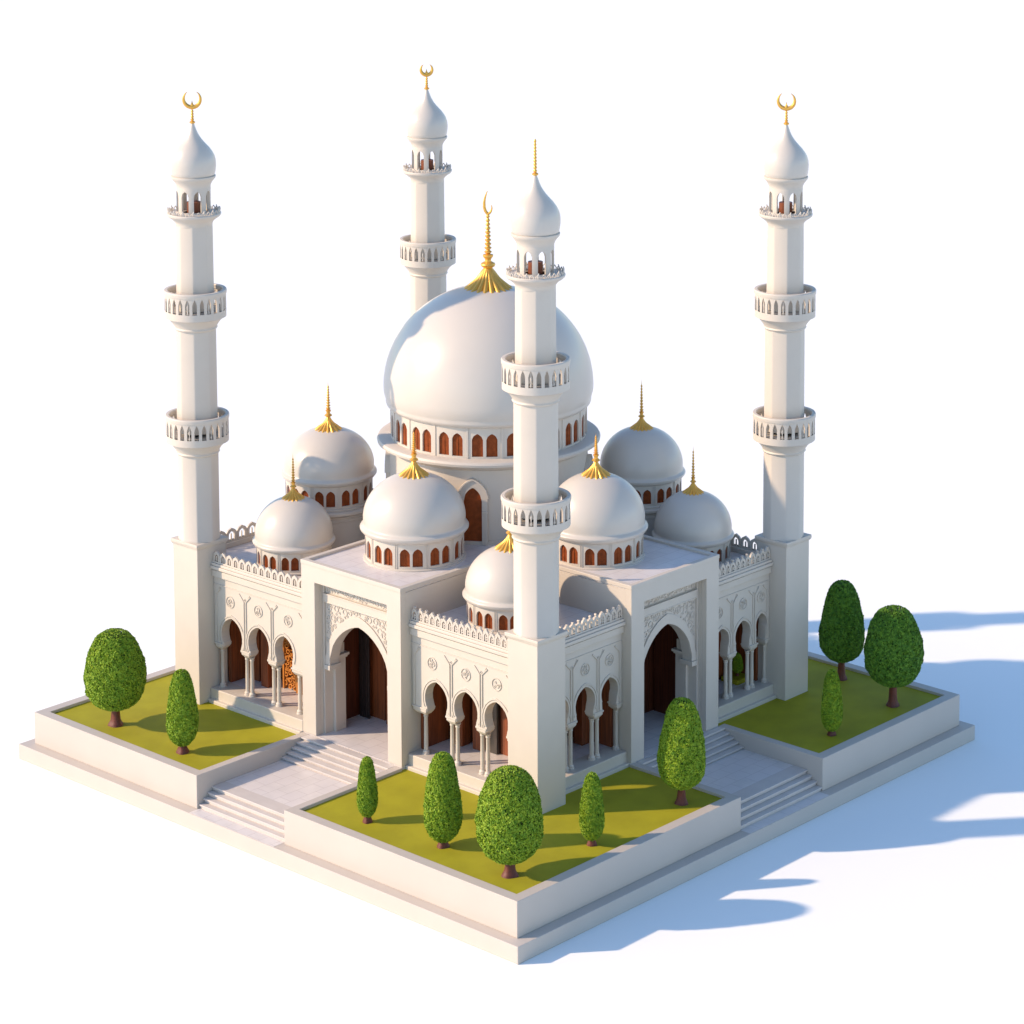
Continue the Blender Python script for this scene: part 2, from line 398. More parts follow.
# rear crests seen over the roof
merlons(TR(7.82), -4.7, 6.1, 5.62, 0, pitch=.42, h=.42)
merlons(lambda u,d,z:(6.12+d,u,z), -4.9, -2.4, 5.62, 0, pitch=.36, h=.40)
merlons(lambda u,d,z:(6.12+d,u,z), 1.3, 7.6, 5.62, 0, pitch=.42, h=.40)

def pointed(c, w, zs, za, n=18):
    """pointed arch curve left to right; two arcs meeting in a point, slightly incurved feet"""
    h = za-zs; pts = []
    for i in range(n+1):
        t = -1+2*i/n; x = abs(t)
        z = zs+h*((1-x**2.15)**.62*.80+.20*(1-x))
        pts.append((c+w*t, z))
    return pts
def portal(T, c, hw, label, seed):
    """front at d=0; c centre, hw half width"""
    jw = .555; rt = 5.97; r0, r1 = c-hw+jw, c+hw-jw
    fr = MB(T).prism([[(c-hw,H2),(c-hw,6.439),(c+hw,6.439),(c+hw,H2),(r1,H2),(r1,rt),(r0,rt),(r0,H2)]], 0, .2, 'd').build('portal','stone',mosque,bevel=.014)
    fr['label'] = label
    MB(T).prism([[(c-hw,H2),(c-hw,6.399),(c+hw,6.399),(c+hw,H2),(r1,H2),(r1,rt),(r0,rt),(r0,H2)]], .2, .6, 'd').build('inner_frame','stone',fr)
    MB(T).box((c-hw,.6,H2),(r0,1.0,5.199)).build('side_wall','stone',fr); MB(T).box((r1,.6,H2),(c+hw,1.0,5.199)).build('side_wall','stone',fr)
    # inner pilaster strip on both jambs, arch panel
    p = MB(T); z0 = 3.42
    a = r0+.07; b = r1-.07; w = (b-a)/2; cc = (a+b)/2; iw = w-.20
    arch = pointed(cc, iw, 3.72, 4.90)
    outl = [(a,z0),(cc-iw-.02,z0),(cc-iw-.02,3.62)]+arch+[(cc+iw+.02,3.62),(cc+iw+.02,z0),(b,z0),(b,rt-.002),(a,rt-.002)]
    p.prism([outl], .36, .70, 'd')
    p.build('arch_panel','stone',fr,bevel=.010)
    MB(T).box((r0+.002,.30,H2),(a,.62,rt-.003)).build('pilaster','stone',fr,bevel=.010); MB(T).box((b,.30,H2),(r1-.002,.62,rt-.003)).build('pilaster','stone',fr,bevel=.010)
    q = MB(T)
    q.box((a+.0,.285,5.38),(b,.36,5.60)); q.box((a,.265,5.585),(b,.36,5.62)); q.box((a,.27,5.36),(b,.36,5.395))  # frieze sill
    MB(T).box((a-.01,.28,3.36),(cc-iw+.03,.74,3.50)).build('bracket','stone',fr,bevel=.01); MB(T).box((cc+iw-.03,.28,3.36),(b+.01,.74,3.50)).build('bracket','stone',fr,bevel=.01)
    q.build('sill','stone',fr,bevel=.010)
    o_ = MB(T)    # broad raised arch band
    ow = w-.005; outer = pointed(cc, ow, 3.72, 5.20); inner = pointed(cc, iw, 3.72, 4.90)
    loop = [(cc-ow,3.50)]+outer+[(cc+ow,3.50),(cc+iw,3.50)]+list(reversed(inner))+[(cc-iw,3.50)]
    o_.prism([loop], .315, .36, 'd'); o_.build('arch_band','stone',fr,bevel=.010)
    g = MB(T)     # carved spandrels and frieze
    def above(u, z):
        x = abs(u-cc)/ow
        if x > .985 or z > 5.34: return False
        zz = 3.72+1.48*((1-x**2.15)**.62*.80+.20*(1-x))
        return z > zz+.015
    fill_curls(g, above, (a+.02,b-.02,3.7,5.34), T, .362, .338, (.035,.12), 2600, .020, seed)
    fill_curls(g, lambda u,z: 5.645 < z < rt-.02 and a+.04 < u < b-.04, (a+.04,b-.04,5.64,rt), T, .362, .340, (.035,.09), 900, .018, seed+3)
    g.ribbon([(a+.03,5.635),(b-.03,5.635)], .014, .362, .33); g.ribbon([(a+.03,rt-.02),(b-.03,rt-.02)], .014, .362, .33)
    g.build('carving','stone',fr)
    # passage piers with ledges behind the arch
    for s in (-1, 1):
        k = MB(T)
        e = cc+s*(w+.02); i = cc+s*(iw+.10)
        k.box((i,.62,H2),(e,1.03,3.62)); k.box((i-s*.07,.58,3.62),(e,1.12,3.70)); k.box((i-s*.03,.60,3.56),(e,1.08,3.62)); k.box((i+s*.02,.70,3.70),(e,1.0,4.0))
        k.build('pier','stone',fr,bevel=.010)
    return fr
portal(TL(-5.45), -.665, 2.035, 'sunlit left portal with a tall pointed arch and carved spandrels', 5)
portal(TR(-6.0), .925, 1.925, 'shaded right portal with a tall pointed arch and carved spandrels', 9)

# brown timber interior
def panels(T, u0, u1, d, z0, z1, seed, m='wood'):
    rnd = random.Random(seed); b = MB(T); u = u0
    while u < u1:
        w = min(rnd.choice((.22,.34,.5,.62)), u1-u); dd = rnd.choice((0,.07,.16,.24))
        b.box((u, d-dd, z0), (u+w-.012, d+.2, z1)); u += w
    return b.build('timber_wall', m, mosque, bevel=.008)
panels(TL(0), -7.58, -2.72, -3.45, FL-.003, 5.298, 3)
panels(TL(0), -2.715, 1.36, -3.22, H2+.002, 5.198, 4)
panels(TL(0), 1.38, 3.95, -3.25, FL-.003, 5.298, 5)
panels(TR(0), -3.3, -1.01, -3.75, FL-.003, 5.298, 6)
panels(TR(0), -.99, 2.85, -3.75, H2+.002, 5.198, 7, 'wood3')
panels(TR(0), 2.87, 4.02, -4.15, FL-.003, 5.298, 8)
panels(TR(0), 5.0, 5.88, -4.15, FL-.003, 5.298, 18)
MB().box((4.2,-2.9,FL),(5.85,-2.6,5.29)).build('timber_wall','wood',mosque)
MB().box((3.85,-4.1,FL),(4.02,-2.6,5.29)).build('timber_wall','wood2',mosque)
MB().box((5.1,-4.90,FL-.003),(5.77,-4.25,FL+.14)).build('planting_bed','grass',mosque,bevel=.03)
MB(TL(0)).box((-5.75,-4.35,FL),(-5.45,-4.1,5.25)).build('timber_wall','wood',mosque)
MB(TL(0)).box((-6.6,-4.15,FL),(-6.05,-3.9,5.25)).build('timber_wall','wood',mosque)
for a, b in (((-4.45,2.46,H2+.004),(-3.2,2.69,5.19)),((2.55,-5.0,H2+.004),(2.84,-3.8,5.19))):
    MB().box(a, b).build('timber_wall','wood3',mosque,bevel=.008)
# free-standing timber piers just behind the arches
for T, u, d, w, m in ((TL(0),1.95,-3.85,.42,'wood'),(TL(0),2.65,-3.75,.36,'wood'),(TL(0),3.2,-3.6,.25,'dark'),(TL(0),4.25,-3.9,.34,'wood2'),(TL(0),4.75,-3.75,.5,'wood'),(TR(0),-2.55,-4.3,.38,'wood'),(TR(0),-1.3,-4.65,.5,'wood')):
    MB(T).box((u-w/2,d,FL),(u+w/2,d+.35,5.29)).build('timber_pier', m, mosque, bevel=.02)
dd = MB(TL(0)); dd.box((-2.36,-3.53,H2+.02),(-1.96,-3.47,4.7)); dd.box((-2.30,-3.56,H2+.05),(-2.19,-3.52,4.6)); dd.box((-2.13,-3.56,H2+.05),(-2.02,-3.52,4.6))
dd.build('door','dark',mosque,bevel=.008)
dd = MB(TL(0)); dd.box((2.9,-3.62,FL),(3.3,-3.5,4.9)); dd.build('door','dark',mosque,bevel=.008)
# pierced timber screen
lt = MB(TL(0))
fill_curls(lt, lambda u,z: True, (-4.22,-3.0,1.85,4.3), None, -4.02, -3.96, (.04,.085), 2600, .03, 77)
fill_curls(lt, lambda u,z: True, (-5.05,-4.55,1.85,4.3), None, -4.02, -3.96, (.04,.085), 1400, .03, 78)
lt.build('lattice_screen','wood2',mosque)
for a, b in (((-4.52,-4.08,FL),(-4.25,-3.9,4.5)),((-2.98,-4.05,FL),(-2.92,-3.9,4.5)),((-5.13,-4.05,FL),(-5.07,-3.9,4.5)),((-5.13,-4.06,4.5),(-2.92,-3.92,4.62))):
    MB(TL(0)).box(a,b).build('screen_frame','wood2',mosque,bevel=.008)

# ------------------------------------------------------------------ domes
VA = math.radians(221.6)
def window_pane(mb, c, R, a, w, z0, zs, za, point=.3, seg=6):
    R -= .05; W = w*1.12
    pts = [(a-W, z0-.02)]
    top = []
    for i in range(seg+1):
        x = -1+2*i/seg; top.append((a+x*W, zs+(za-zs)*((1-point)*math.sqrt(max(0,1-x*x))+point*(1-abs(x)))+.01))
    loop = [(a-W, z0-.02)]+top+[(a+W, z0-.02)]
    n = len(loop)
    vs = [(c[0]+R*math.cos(t), c[1]+R*math.sin(t), z) for t, z in loop]+[(c[0]+(R-.03)*math.cos(t), c[1]+(R-.03)*math.sin(t), z) for t, z in loop]
    fs = [tuple(range(n)), tuple(range(2*n-1, n-1, -1))]+[(i,(i+1)%n,(i+1)%n+n,i+n) for i in range(n)]
    mb.add(vs, fs)
    # mullion
    for dz in (.42,):
        z = z0+(zs-z0)*1.0
    t = .006/R
    m = .012
    vs = [(c[0]+r*math.cos(q), c[1]+r*math.sin(q), z) for z in (z0-.02, za) for r, q in ((R+.008,a-.5*w*.12),(R+.008,a+.5*w*.12),(R-.01,a+.5*w*.12),(R-.01,a-.5*w*.12))]
    mb.add(vs, [(0,1,2,3),(4,5,6,7),(0,1,5,4),(1,2,6,5),(2,3,7,6),(3,0,4,7)])
back_windows = MB()
def finial(c, z, s, parent, tall=1., crescent=None):
    n = 16; k = s
    fl = lambda a, r, zz: 1+(.13*(abs(math.cos(n/2*a))*2-1.25) if r > .10*k else 0)*min(1, r/(.3*k))
    m = MB()
    m.lathe([(.0,z-.10*k),(.41*k,z-.125*k),(.43*k,z-.09*k),(.38*k,z-.035*k),(.315*k,z+.02*k),(.25*k,z+.08*k),(.18*k,z+.14*k),(.12*k,z+.22*k),(.075*k,z+.30*k),(.055*k,z+.34*k)], c, 144, fl)
    cap = m.build('finial','gold',parent,smooth=50)
    q = MB(); zz = z+.33*k
    pr = [(.05*k,zz),(.115*k,zz+.04*k),(.12*k,zz+.06*k),(.06*k,zz+.11*k),(.055*k,zz+.14*k),(.085*k,zz+.20*k),(.085*k,zz+.215*k),(.04*k,zz+.24*k)]
    z2 = zz+.24*k; H = .55*k*tall; nb = 9
    for i in range(nb):
        t = i/nb; r = .070*k*(1-.6*t)
        pr += [(r*.45, z2+H*t), (r*1.15, z2+H*(t+.45/nb)), (r*.45, z2+H*(t+.9/nb))]
    pr += [(.010*k, z2+H*1.0), (.0, z2+H*1.22 if not crescent else z2+H*1.02)]
    q.lathe(pr, c, 20); q.build('spire','gold',cap,smooth=40)
    return z2+H, cap
def crescent(c, z, R, parent, yaw, gap=70, thick=.05, tilt=0, lop=0):
    m = MB(); pts = []; rad = []
    n = 40; a0 = PI/2+math.radians(gap/2); a1 = PI/2+2*PI-math.radians(gap/2)+lop
    for i in range(n+1):
        t = i/n; a = a0+(a1-a0)*t; x = R*math.cos(a); zz = R*math.sin(a)
        p = Matrix.Rotation(tilt, 3, 'Y') @ Vector((x, 0, zz)); p = Matrix.Rotation(yaw, 3, 'Z') @ p
        pts.append((c[0]+p.x, c[1]+p.y, z+R+p.z)); rad.append(max(.008, thick*math.sin(PI*t)**.7))
    m.tube(pts, rad, 10); return m.build('crescent','gold',parent,smooth=50)
def dome(c, z, s, name_label, tower=None, pw=10, top=2.46, tall=1., fs=1.):
    """small dome on a windowed drum; z = foot of the drum, s = scale (1 = portal dome)"""
    k = s; R = 1.34*k
    m = MB()
    # shell with moulded ring
    pr = [(1.30*k,z+.72*k),(1.36*k,z+.74*k),(1.43*k,z+.78*k),(1.485*k,z+.85*k),(1.49*k,z+.90*k),(1.465*k,z+.94*k),(1.42*k,z+.96*k),(1.40*k,z+.985*k),(1.395*k,z+1.01*k)]
    zc = z+1.13*k; h = (top-1.13)*k; Rm = 1.405*k
    pr += [(1.40*k,z+1.06*k)]
    for i in range(1, 27):
        a = i/26*PI/2; pr.append((Rm*math.cos(a)**.97 if i < 26 else 0, zc+h*math.sin(a)**1.02))
    m.lathe(pr, c, 96)
    d = m.build('dome','dome',mosque,smooth=35); d['label'] = name_label
    dr = MB(); w = .105; gap = .10
    spans = cyl_sheet(dr, c, R, .10, pw, w, z, z+.12*k, z+.47*k, z+.62*k, z+.75*k, per=2, gap=gap, phase=VA+PI/pw)
    dr.lathe([(R-.15*k,z-.02),(1.40*k,z-.02),(1.40*k,z+.035*k),(1.37*k,z+.055*k),(R-.02,z+.06*k)], c, 80)
    for i in range(pw):
        a = VA+PI/pw+2*PI*i/pw
        cx, cy = c[0]+(R+.004)*math.cos(a), c[1]+(R+.004)*math.sin(a); e = Vector((-math.sin(a), math.cos(a))); o = Vector((math.cos(a), math.sin(a)))
        for sgn in (-1, 1):
            q = [Vector((cx,cy))+e*(sgn*.028+j*.009)+o*l for j in (-1,1) for l in (-.03,.010)]
            vs = [(p.x,p.y,zz) for zz in (z+.05*k,z+.735*k) for p in q]
            dr.add(vs, [(0,1,3,2),(4,5,7,6),(0,1,5,4),(2,3,7,6),(0,2,6,4),(1,3,7,5)])
    dr.lathe([(R-.12,z),(R-.12,z+.74*k)], c, 40)
    dr.build('drum','stone',d,smooth=30)
    for a, b in spans:
        mid = (a+b)/2; diff = abs((mid-VA+PI)%(2*PI)-PI)
        mb = MB() if diff < math.radians(96) else back_windows
        window_pane(mb, c, R, mid, w, z+.12*k, z+.47*k, z+.62*k)
        if mb is not back_windows: mb.build('window','glass',d)
    finial(c, z+top*k, fs, d, tall)
    if tower:
        z0 = tower; tw = MB()
        tw.lathe([(1.42*k,z0),(1.42*k,z-.36*k),(1.45*k,z-.34*k),(1.45*k,z-.28*k),(1.43*k,z-.26*k),(1.43*k,z-.2*k),(1.5*k,z-.16*k),(1.56*k,z-.12*k),(1.56*k,z-.05*k),(1.52*k,z-.02*k),(1.2*k,z-.015*k)], c, 96)
        tw.build('tower_wall','stone',d,smooth=30)
    return d
dome((-2.95,.60), 6.48, 1.055, 'cream dome on the roof of the left portal', top=2.34, fs=1.05)
dome((.60,-3.25), 6.48, 1.01, 'dome on the roof of the right portal', top=2.42, tall=.94)
dome((-2.99,-3.24), 5.46, .90, 'small dome tucked behind the front minaret', top=2.38)
dome((-3.6,5.05), 5.50, .825, 'small grey dome near the left minaret', tall=1.6, fs=.81)
dome((4.8,-3.4), 5.46, .83, 'small grey dome near the right minaret', tall=1.9, fs=.77)
dome((-1.1,6.2), 6.68, .985, 'dome on a round tower at the back left', tower=5.45, top=2.28, tall=1.34)
dome((5.5,-.75), 6.66, .91, 'blue grey dome on a round tower at the back right', tower=5.45, top=2.42, tall=1.77, fs=.86)
# central dome
C0 = (1.45, 1.85)
m = MB(); pr = [(2.90,9.93),(3.02,9.97),(3.08,10.03),(3.10,10.10),(3.09,10.15),(3.11,10.20),(3.14,10.32),(3.16,10.42)]
for i in range(0, 41):
    a = i/40*PI/2; pr.append((3.165*math.cos(a) if i < 40 else 0, 10.52+3.04*math.sin(a)))
m.lathe(pr, C0, 160); big = m.build('dome','dome',mosque,smooth=35); big['label'] = 'great central dome with a golden finial and crescent'
dr = MB(); sp = cyl_sheet(dr, C0, 2.95,   .12, 18, .056, 9.02, 9.09, 9.60, 9.78, 9.99, per=2, gap=.06, phase=VA+PI/18)
for i in range(18):
    a = VA+PI/18+2*PI*i/18; e = Vector((-math.sin(a), math.cos(a))); o = Vector((math.cos(a), math.sin(a)))
    q = [Vector(C0)+o*(2.95+l)+e*(j*.030) for j in (-1,1) for l in (-.05,.022)]
    vs = [(p.x,p.y,zz) for zz in (9.03,9.98) for p in q]
    dr.add(vs, [(0,1,3,2),(4,5,7,6),(0,1,5,4),(2,3,7,6),(0,2,6,4),(1,3,7,5)])
dr.lathe([(2.82,9.03),(2.82,9.98)], C0, 80)
dr.build('drum','stone',big,smooth=30)
for a, b in sp:
    mid = (a+b)/2; diff = abs((mid-VA+PI)%(2*PI)-PI)
    mb = MB() if diff < math.radians(96) else back_windows
    window_pane(mb, C0, 2.95, mid, .056, 9.09, 9.60, 9.78)
    if mb is not back_windows: mb.build('window','glass',big)
bw = back_windows.build('window','glass',mosque); bw['kind'] = 'stuff'
m = MB(); m.lathe([(2.8,9.035),(3.26,9.035),(3.34,9.01),(3.375,8.95),(3.36,8.88),(3.28,8.84),(3.20,8.82),(3.14,8.76),(3.05,8.72),(2.99,8.69),(2.99,6.60),(3.05,6.58),(3.05,6.47)], C0, 160)
lw = m.build('tower_wall','stone',big,smooth=30)
for az in (215, 131, 35, 305):
    a = math.radians(az); ca, sa = math.cos(a), math.sin(a)
    T = lambda u, d, z: (C0[0]+(2.94-d)*ca+u*sa, C0[1]+(2.94-d)*sa-u*ca, z)
    def al(w, z0, zs, za, n=12):
        p = [(-w,z0)]
        for i in range(n+1):
            x = -1+2*i/n; p.append((w*x, zs+(za-zs)*(.75*math.sqrt(max(0,1-x*x))+.25*(1-abs(x)))))
        return p+[(w,z0)]
    fr = MB(T)
    fr.prism([al(.44,6.49,7.95,8.44)[::-1]+[(.27,6.49)][:0], []] if False else [al(.44,6.49,7.9,8.44)+list(reversed(al(.27,6.49,7.80,8.20)))], -.15, .12, 'd')
    fo = fr.build('door_frame','stone',big,bevel=.010)
    r = MB(T); r.ribbon(al(.45,7.5,7.9,8.45)[1:-1], .04, .05, -.185); r.box((.37,-.17,6.49),(.44,-.14,7.46)); r.box((-.44,-.17,6.49),(-.37,-.14,7.46)); r.box((-.455,-.185,7.46),(-.28,-.14,7.51)); r.box((.28,-.185,7.46),(.455,-.14,7.51))
    r.build('moulding','stone',fo)
    MB(T).prism([al(.275,6.49,7.80,8.205)], -.075, .04, 'd').build('door','dark' if False else 'glass',fo)
zf, cap = None, None
m = MB(); n = 20; c = C0
fl = lambda a, r, zz: 1+(.11*(abs(math.cos(n/2*a))*2-1.25) if r > .2 else 0)*min(1, r/.6)
m.lathe([(0,13.2),(.78,13.30),(.82,13.35),(.73,13.44),(.61,13.54),(.48,13.66),(.35,13.79),(.26,13.92),(.19,14.03),(.13,14.10)], C0, 176, fl)
cap = m.build('finial','gold',big,smooth=50)
pr = [(.10,14.08),(.20,14.15),(.225,14.20),(.21,14.24),(.10,14.30),(.09,14.36),(.15,14.44),(.16,14.48),(.155,14.50),(.06,14.53)]
for i in range(10):
    t = i/10; r = .115*(1-.52*t); z = 14.53+1.20*t
    pr += [(r*.5,z),(r,z+.05),(r,z+.065),(r*.5,z+.112)]
pr += [(.02,15.75),(0,15.77)]
MB().lathe(pr, C0, 24).build('spire','gold',cap,smooth=40)
m = MB(); pts = []; rad = []
VR = Vector((.664,-.748,0)); VF = Vector((.748,.664,0))
for i in range(31):
    t = i/30; a = math.radians(-62)+math.radians(-212)*t          # from short right horn under to long left horn
    x = .30*math.cos(a); zz = .34*math.sin(a)
    pass
# crescent seen almost edge-on: ring plane turned away from the front
cz = 15.74; R = .34; yaw = math.atan2(VF.y, VF.x)-.55
CP = [(.115,.27),(.125,.18),(.10,.09),(.045,.02),(-.02,.01),(-.075,.09),(-.105,.20),(-.108,.33),(-.09,.46),(-.055,.58),(-.01,.70)]
pts = [tuple(Vector((C0[0],C0[1],15.74))+VR*x-VF*(.25*x)+Vector((0,0,z))) for x, z in CP]; rad = [.012,.022,.032,.042,.046,.048,.046,.040,.032,.022,.010]
MB().tube(pts, rad, 10).build('crescent','gold',cap,smooth=50)

# ------------------------------------------------------------------ minarets
def octo(b):
    def f(a, r, z):
        q = (a % (PI/4))-PI/8; return (1-b)+b*(math.cos(PI/8)/math.cos(q))*1.03
    return f
def make_minaret():
    root = thing('minaret', (0,0,0), '', 'minaret')
    MB().box((-.555,-.555,GZ-.1),(.555,.555,6.04)).build('pillar','stone',root,bevel=.018)
    MB().taper((0,0),(.575,.575),(.61,.61),6.03,6.10).box((-.61,-.61,6.10),(.61,.61,6.19)).build('pillar_cap','stone',root,bevel=.014)
    f = octo(.6)
    MB().lathe([(0,6.18),(.61,6.18),(.61,6.23),(.60,6.24),(.598,8.80)], (0,0), 96, f).build('shaft','stone',root,smooth=60)
    MB().lathe([(.592,9.45),(.585,12.60)], (0,0), 96, f).build('shaft','stone',root,smooth=60)
    MB().lathe([(.545,13.10),(.532,15.72)], (0,0), 96, f).build('shaft','stone',root,smooth=60)
    def balcony(zt, R, r0):
        m = MB()
        m.lathe([(r0,zt-1.20),(r0+.035,zt-1.17),(r0+.055,zt-1.14),(r0+.035,zt-1.10),(r0+.05,zt-1.07),(r0+.075,zt-1.03),(r0+.13,zt-.95),(r0+.20,zt-.88),(R-.06,zt-.83),(R,zt-.81),(R,zt-.60),(R-.1,zt-.60),(R-.1,zt-.62),(.40,zt-.62)], (0,0), 96)
        m.lathe([(R-.09,zt-.13),(R+.012,zt-.13),(R+.02,zt-.10),(R+.02,zt-.03),(R,zt),(R-.08,zt),(R-.10,zt-.03),(R-.09,zt-.13)], (0,0), 96)
        b = m.build('balcony','stone',root,smooth=30)
        q = MB(); cyl_sheet(q, (0,0), R-.002, .055, 26, .073, zt-.62, zt-.60, zt-.32, zt-.15, zt-.11, point=.7, seg=6)
        for i in range(26):      # slender turned baluster in some openings
            a = 2*PI*(i+.5)/26; q.lathe([(.012,zt-.6),(.024,zt-.55),(.012,zt-.48),(.028,zt-.36),(.010,zt-.30),(.010,zt-.2)], ((R-.03)*math.cos(a),(R-.03)*math.sin(a)), 8) if i % 3 == 0 else None
        q.build('railing','stone',b,smooth=30)
    balcony(9.96, .925, .60); balcony(13.70, .905, .588)
    g = MB(); g.lathe([(.53,15.60),(.545,15.68),(.58,15.74),(.66,15.81),(.74,15.86),(.79,15.91),(.80,15.96),(.78,15.985),(.50,15.99),(.3,15.99)], (0,0), 96)
    ga = g.build('gallery','stone',root,smooth=30)
    q = MB()
    for i in range(30):
        a = 2*PI*i/30; T = lambda u, d, z: (.755*math.cos(a)-u*math.sin(a), .755*math.sin(a)+u*math.cos(a), z)
        q.tube([(-.055,0,15.97),(-.05,0,16.04),(0,0,16.09),(.05,0,16.04),(.055,0,15.97)], .017, 6, T=lambda u,d,z,a=a: ((.755+d)*math.cos(a)-u*math.sin(a), (.755+d)*math.sin(a)+u*math.cos(a), z))
        if i % 2: q.tube([(0,0,15.98),(0,.02,16.06),(.02,.0,16.13)], .018, 6, T=lambda u,d,z,a=a: ((.755+d)*math.cos(a)-u*math.sin(a), (.755+d)*math.sin(a)+u*math.cos(a), z))
    q.build('crest','stone',ga,smooth=50)
    l = MB(); cyl_sheet(l, (0,0), .50, .07, 8, .235, 15.98, 16.03, 16.50, 16.66, 16.78, point=.3, seg=8, phase=VA)
    l.lathe([(.50,16.76),(.505,16.80),(.54,16.88),(.60,16.96),(.645,17.01),(.655,17.05),(.655,17.075),(.63,17.09),(.3,17.09)], (0,0), 96)
    l.lathe([(.44,16.74),(.2,16.76),(0,16.76)], (0,0), 48)
    la = l.build('lantern','stone',root,smooth=30)
    MB().lathe([(.0,15.992),(.20,15.992),(.20,16.30),(0,16.30)], (0,0), 24).build('lantern_core','wood',la,smooth=30)
    MB().lathe([(.60,17.08),(.635,17.12),(.655,17.22),(.668,17.33),(.672,17.44),(.66,17.56),(.625,17.68),(.565,17.79),(.485,17.90),(.395,18.00),(.305,18.10),(.23,18.20),(.165,18.31),(.115,18.42),(.075,18.53),(.045,18.62),(.03,18.66),(0,18.67)], (0,0), 96).build('onion_dome','dome',root,smooth=60)
    return root
def beads(parent, h):
    pr = [(.03,18.60),(.085,18.63),(.085,18.66),(.04,18.69)]; n = max(4, int(h/.09))
    for i in range(n):
        t = i/n; r = .055*(1-.35*t); z = 18.69+(h-.1)*t; s = (h-.1)/n
        pr += [(r*.55,z),(r,z+s*.45),(r,z+s*.6),(r*.55,z+s*.95)]
    pr += [(.012,18.6+h),(0,18.6+h+.02)]
    return MB().lathe(pr, (0,0), 16).build('finial','gold',parent,smooth=40)
min0 = make_minaret()
spots = [((-4.72,-5.85),'front minaret with a plain golden spire, rising from the near corner of the mosque'),
         ((-5.33,7.32),'left minaret rising beside the two-tree lawn, topped by a golden crescent'),
         ((6.50,-5.50),'right minaret in the shade side beside the three-tree lawn, topped by a golden crescent'),
         ((5.17,8.16),'back minaret rising behind the great central dome, its foot hidden')]
mins = [min0]+[copy_tree(min0) for _ in range(3)]
for (p, lab), o in zip(spots, mins): o['label'] = lab; o['group'] = 'minarets at the mosque corners'
for i, o in enumerate(mins):
    if i == 0: f = beads(o, .98)
    else:
        f = beads(o, .50)
        RR = (.245,.245,.185)[i-1]
        crescent((0,0), 19.09, RR, f, math.radians(221.6-90+(0,4,-6,10)[i]), 66, .062)
        MB().lathe([(.0,19.05),(.05,19.1),(.055,19.15),(.02,19.22),(.0,19.30)], (0,0), 12).build('bead','gold',f,smooth=60)
for (p, lab), o, zs in zip(spots, mins, (1,1.005,1,.994)): o.location = (p[0], p[1], 0); o.scale = (1,1,zs)

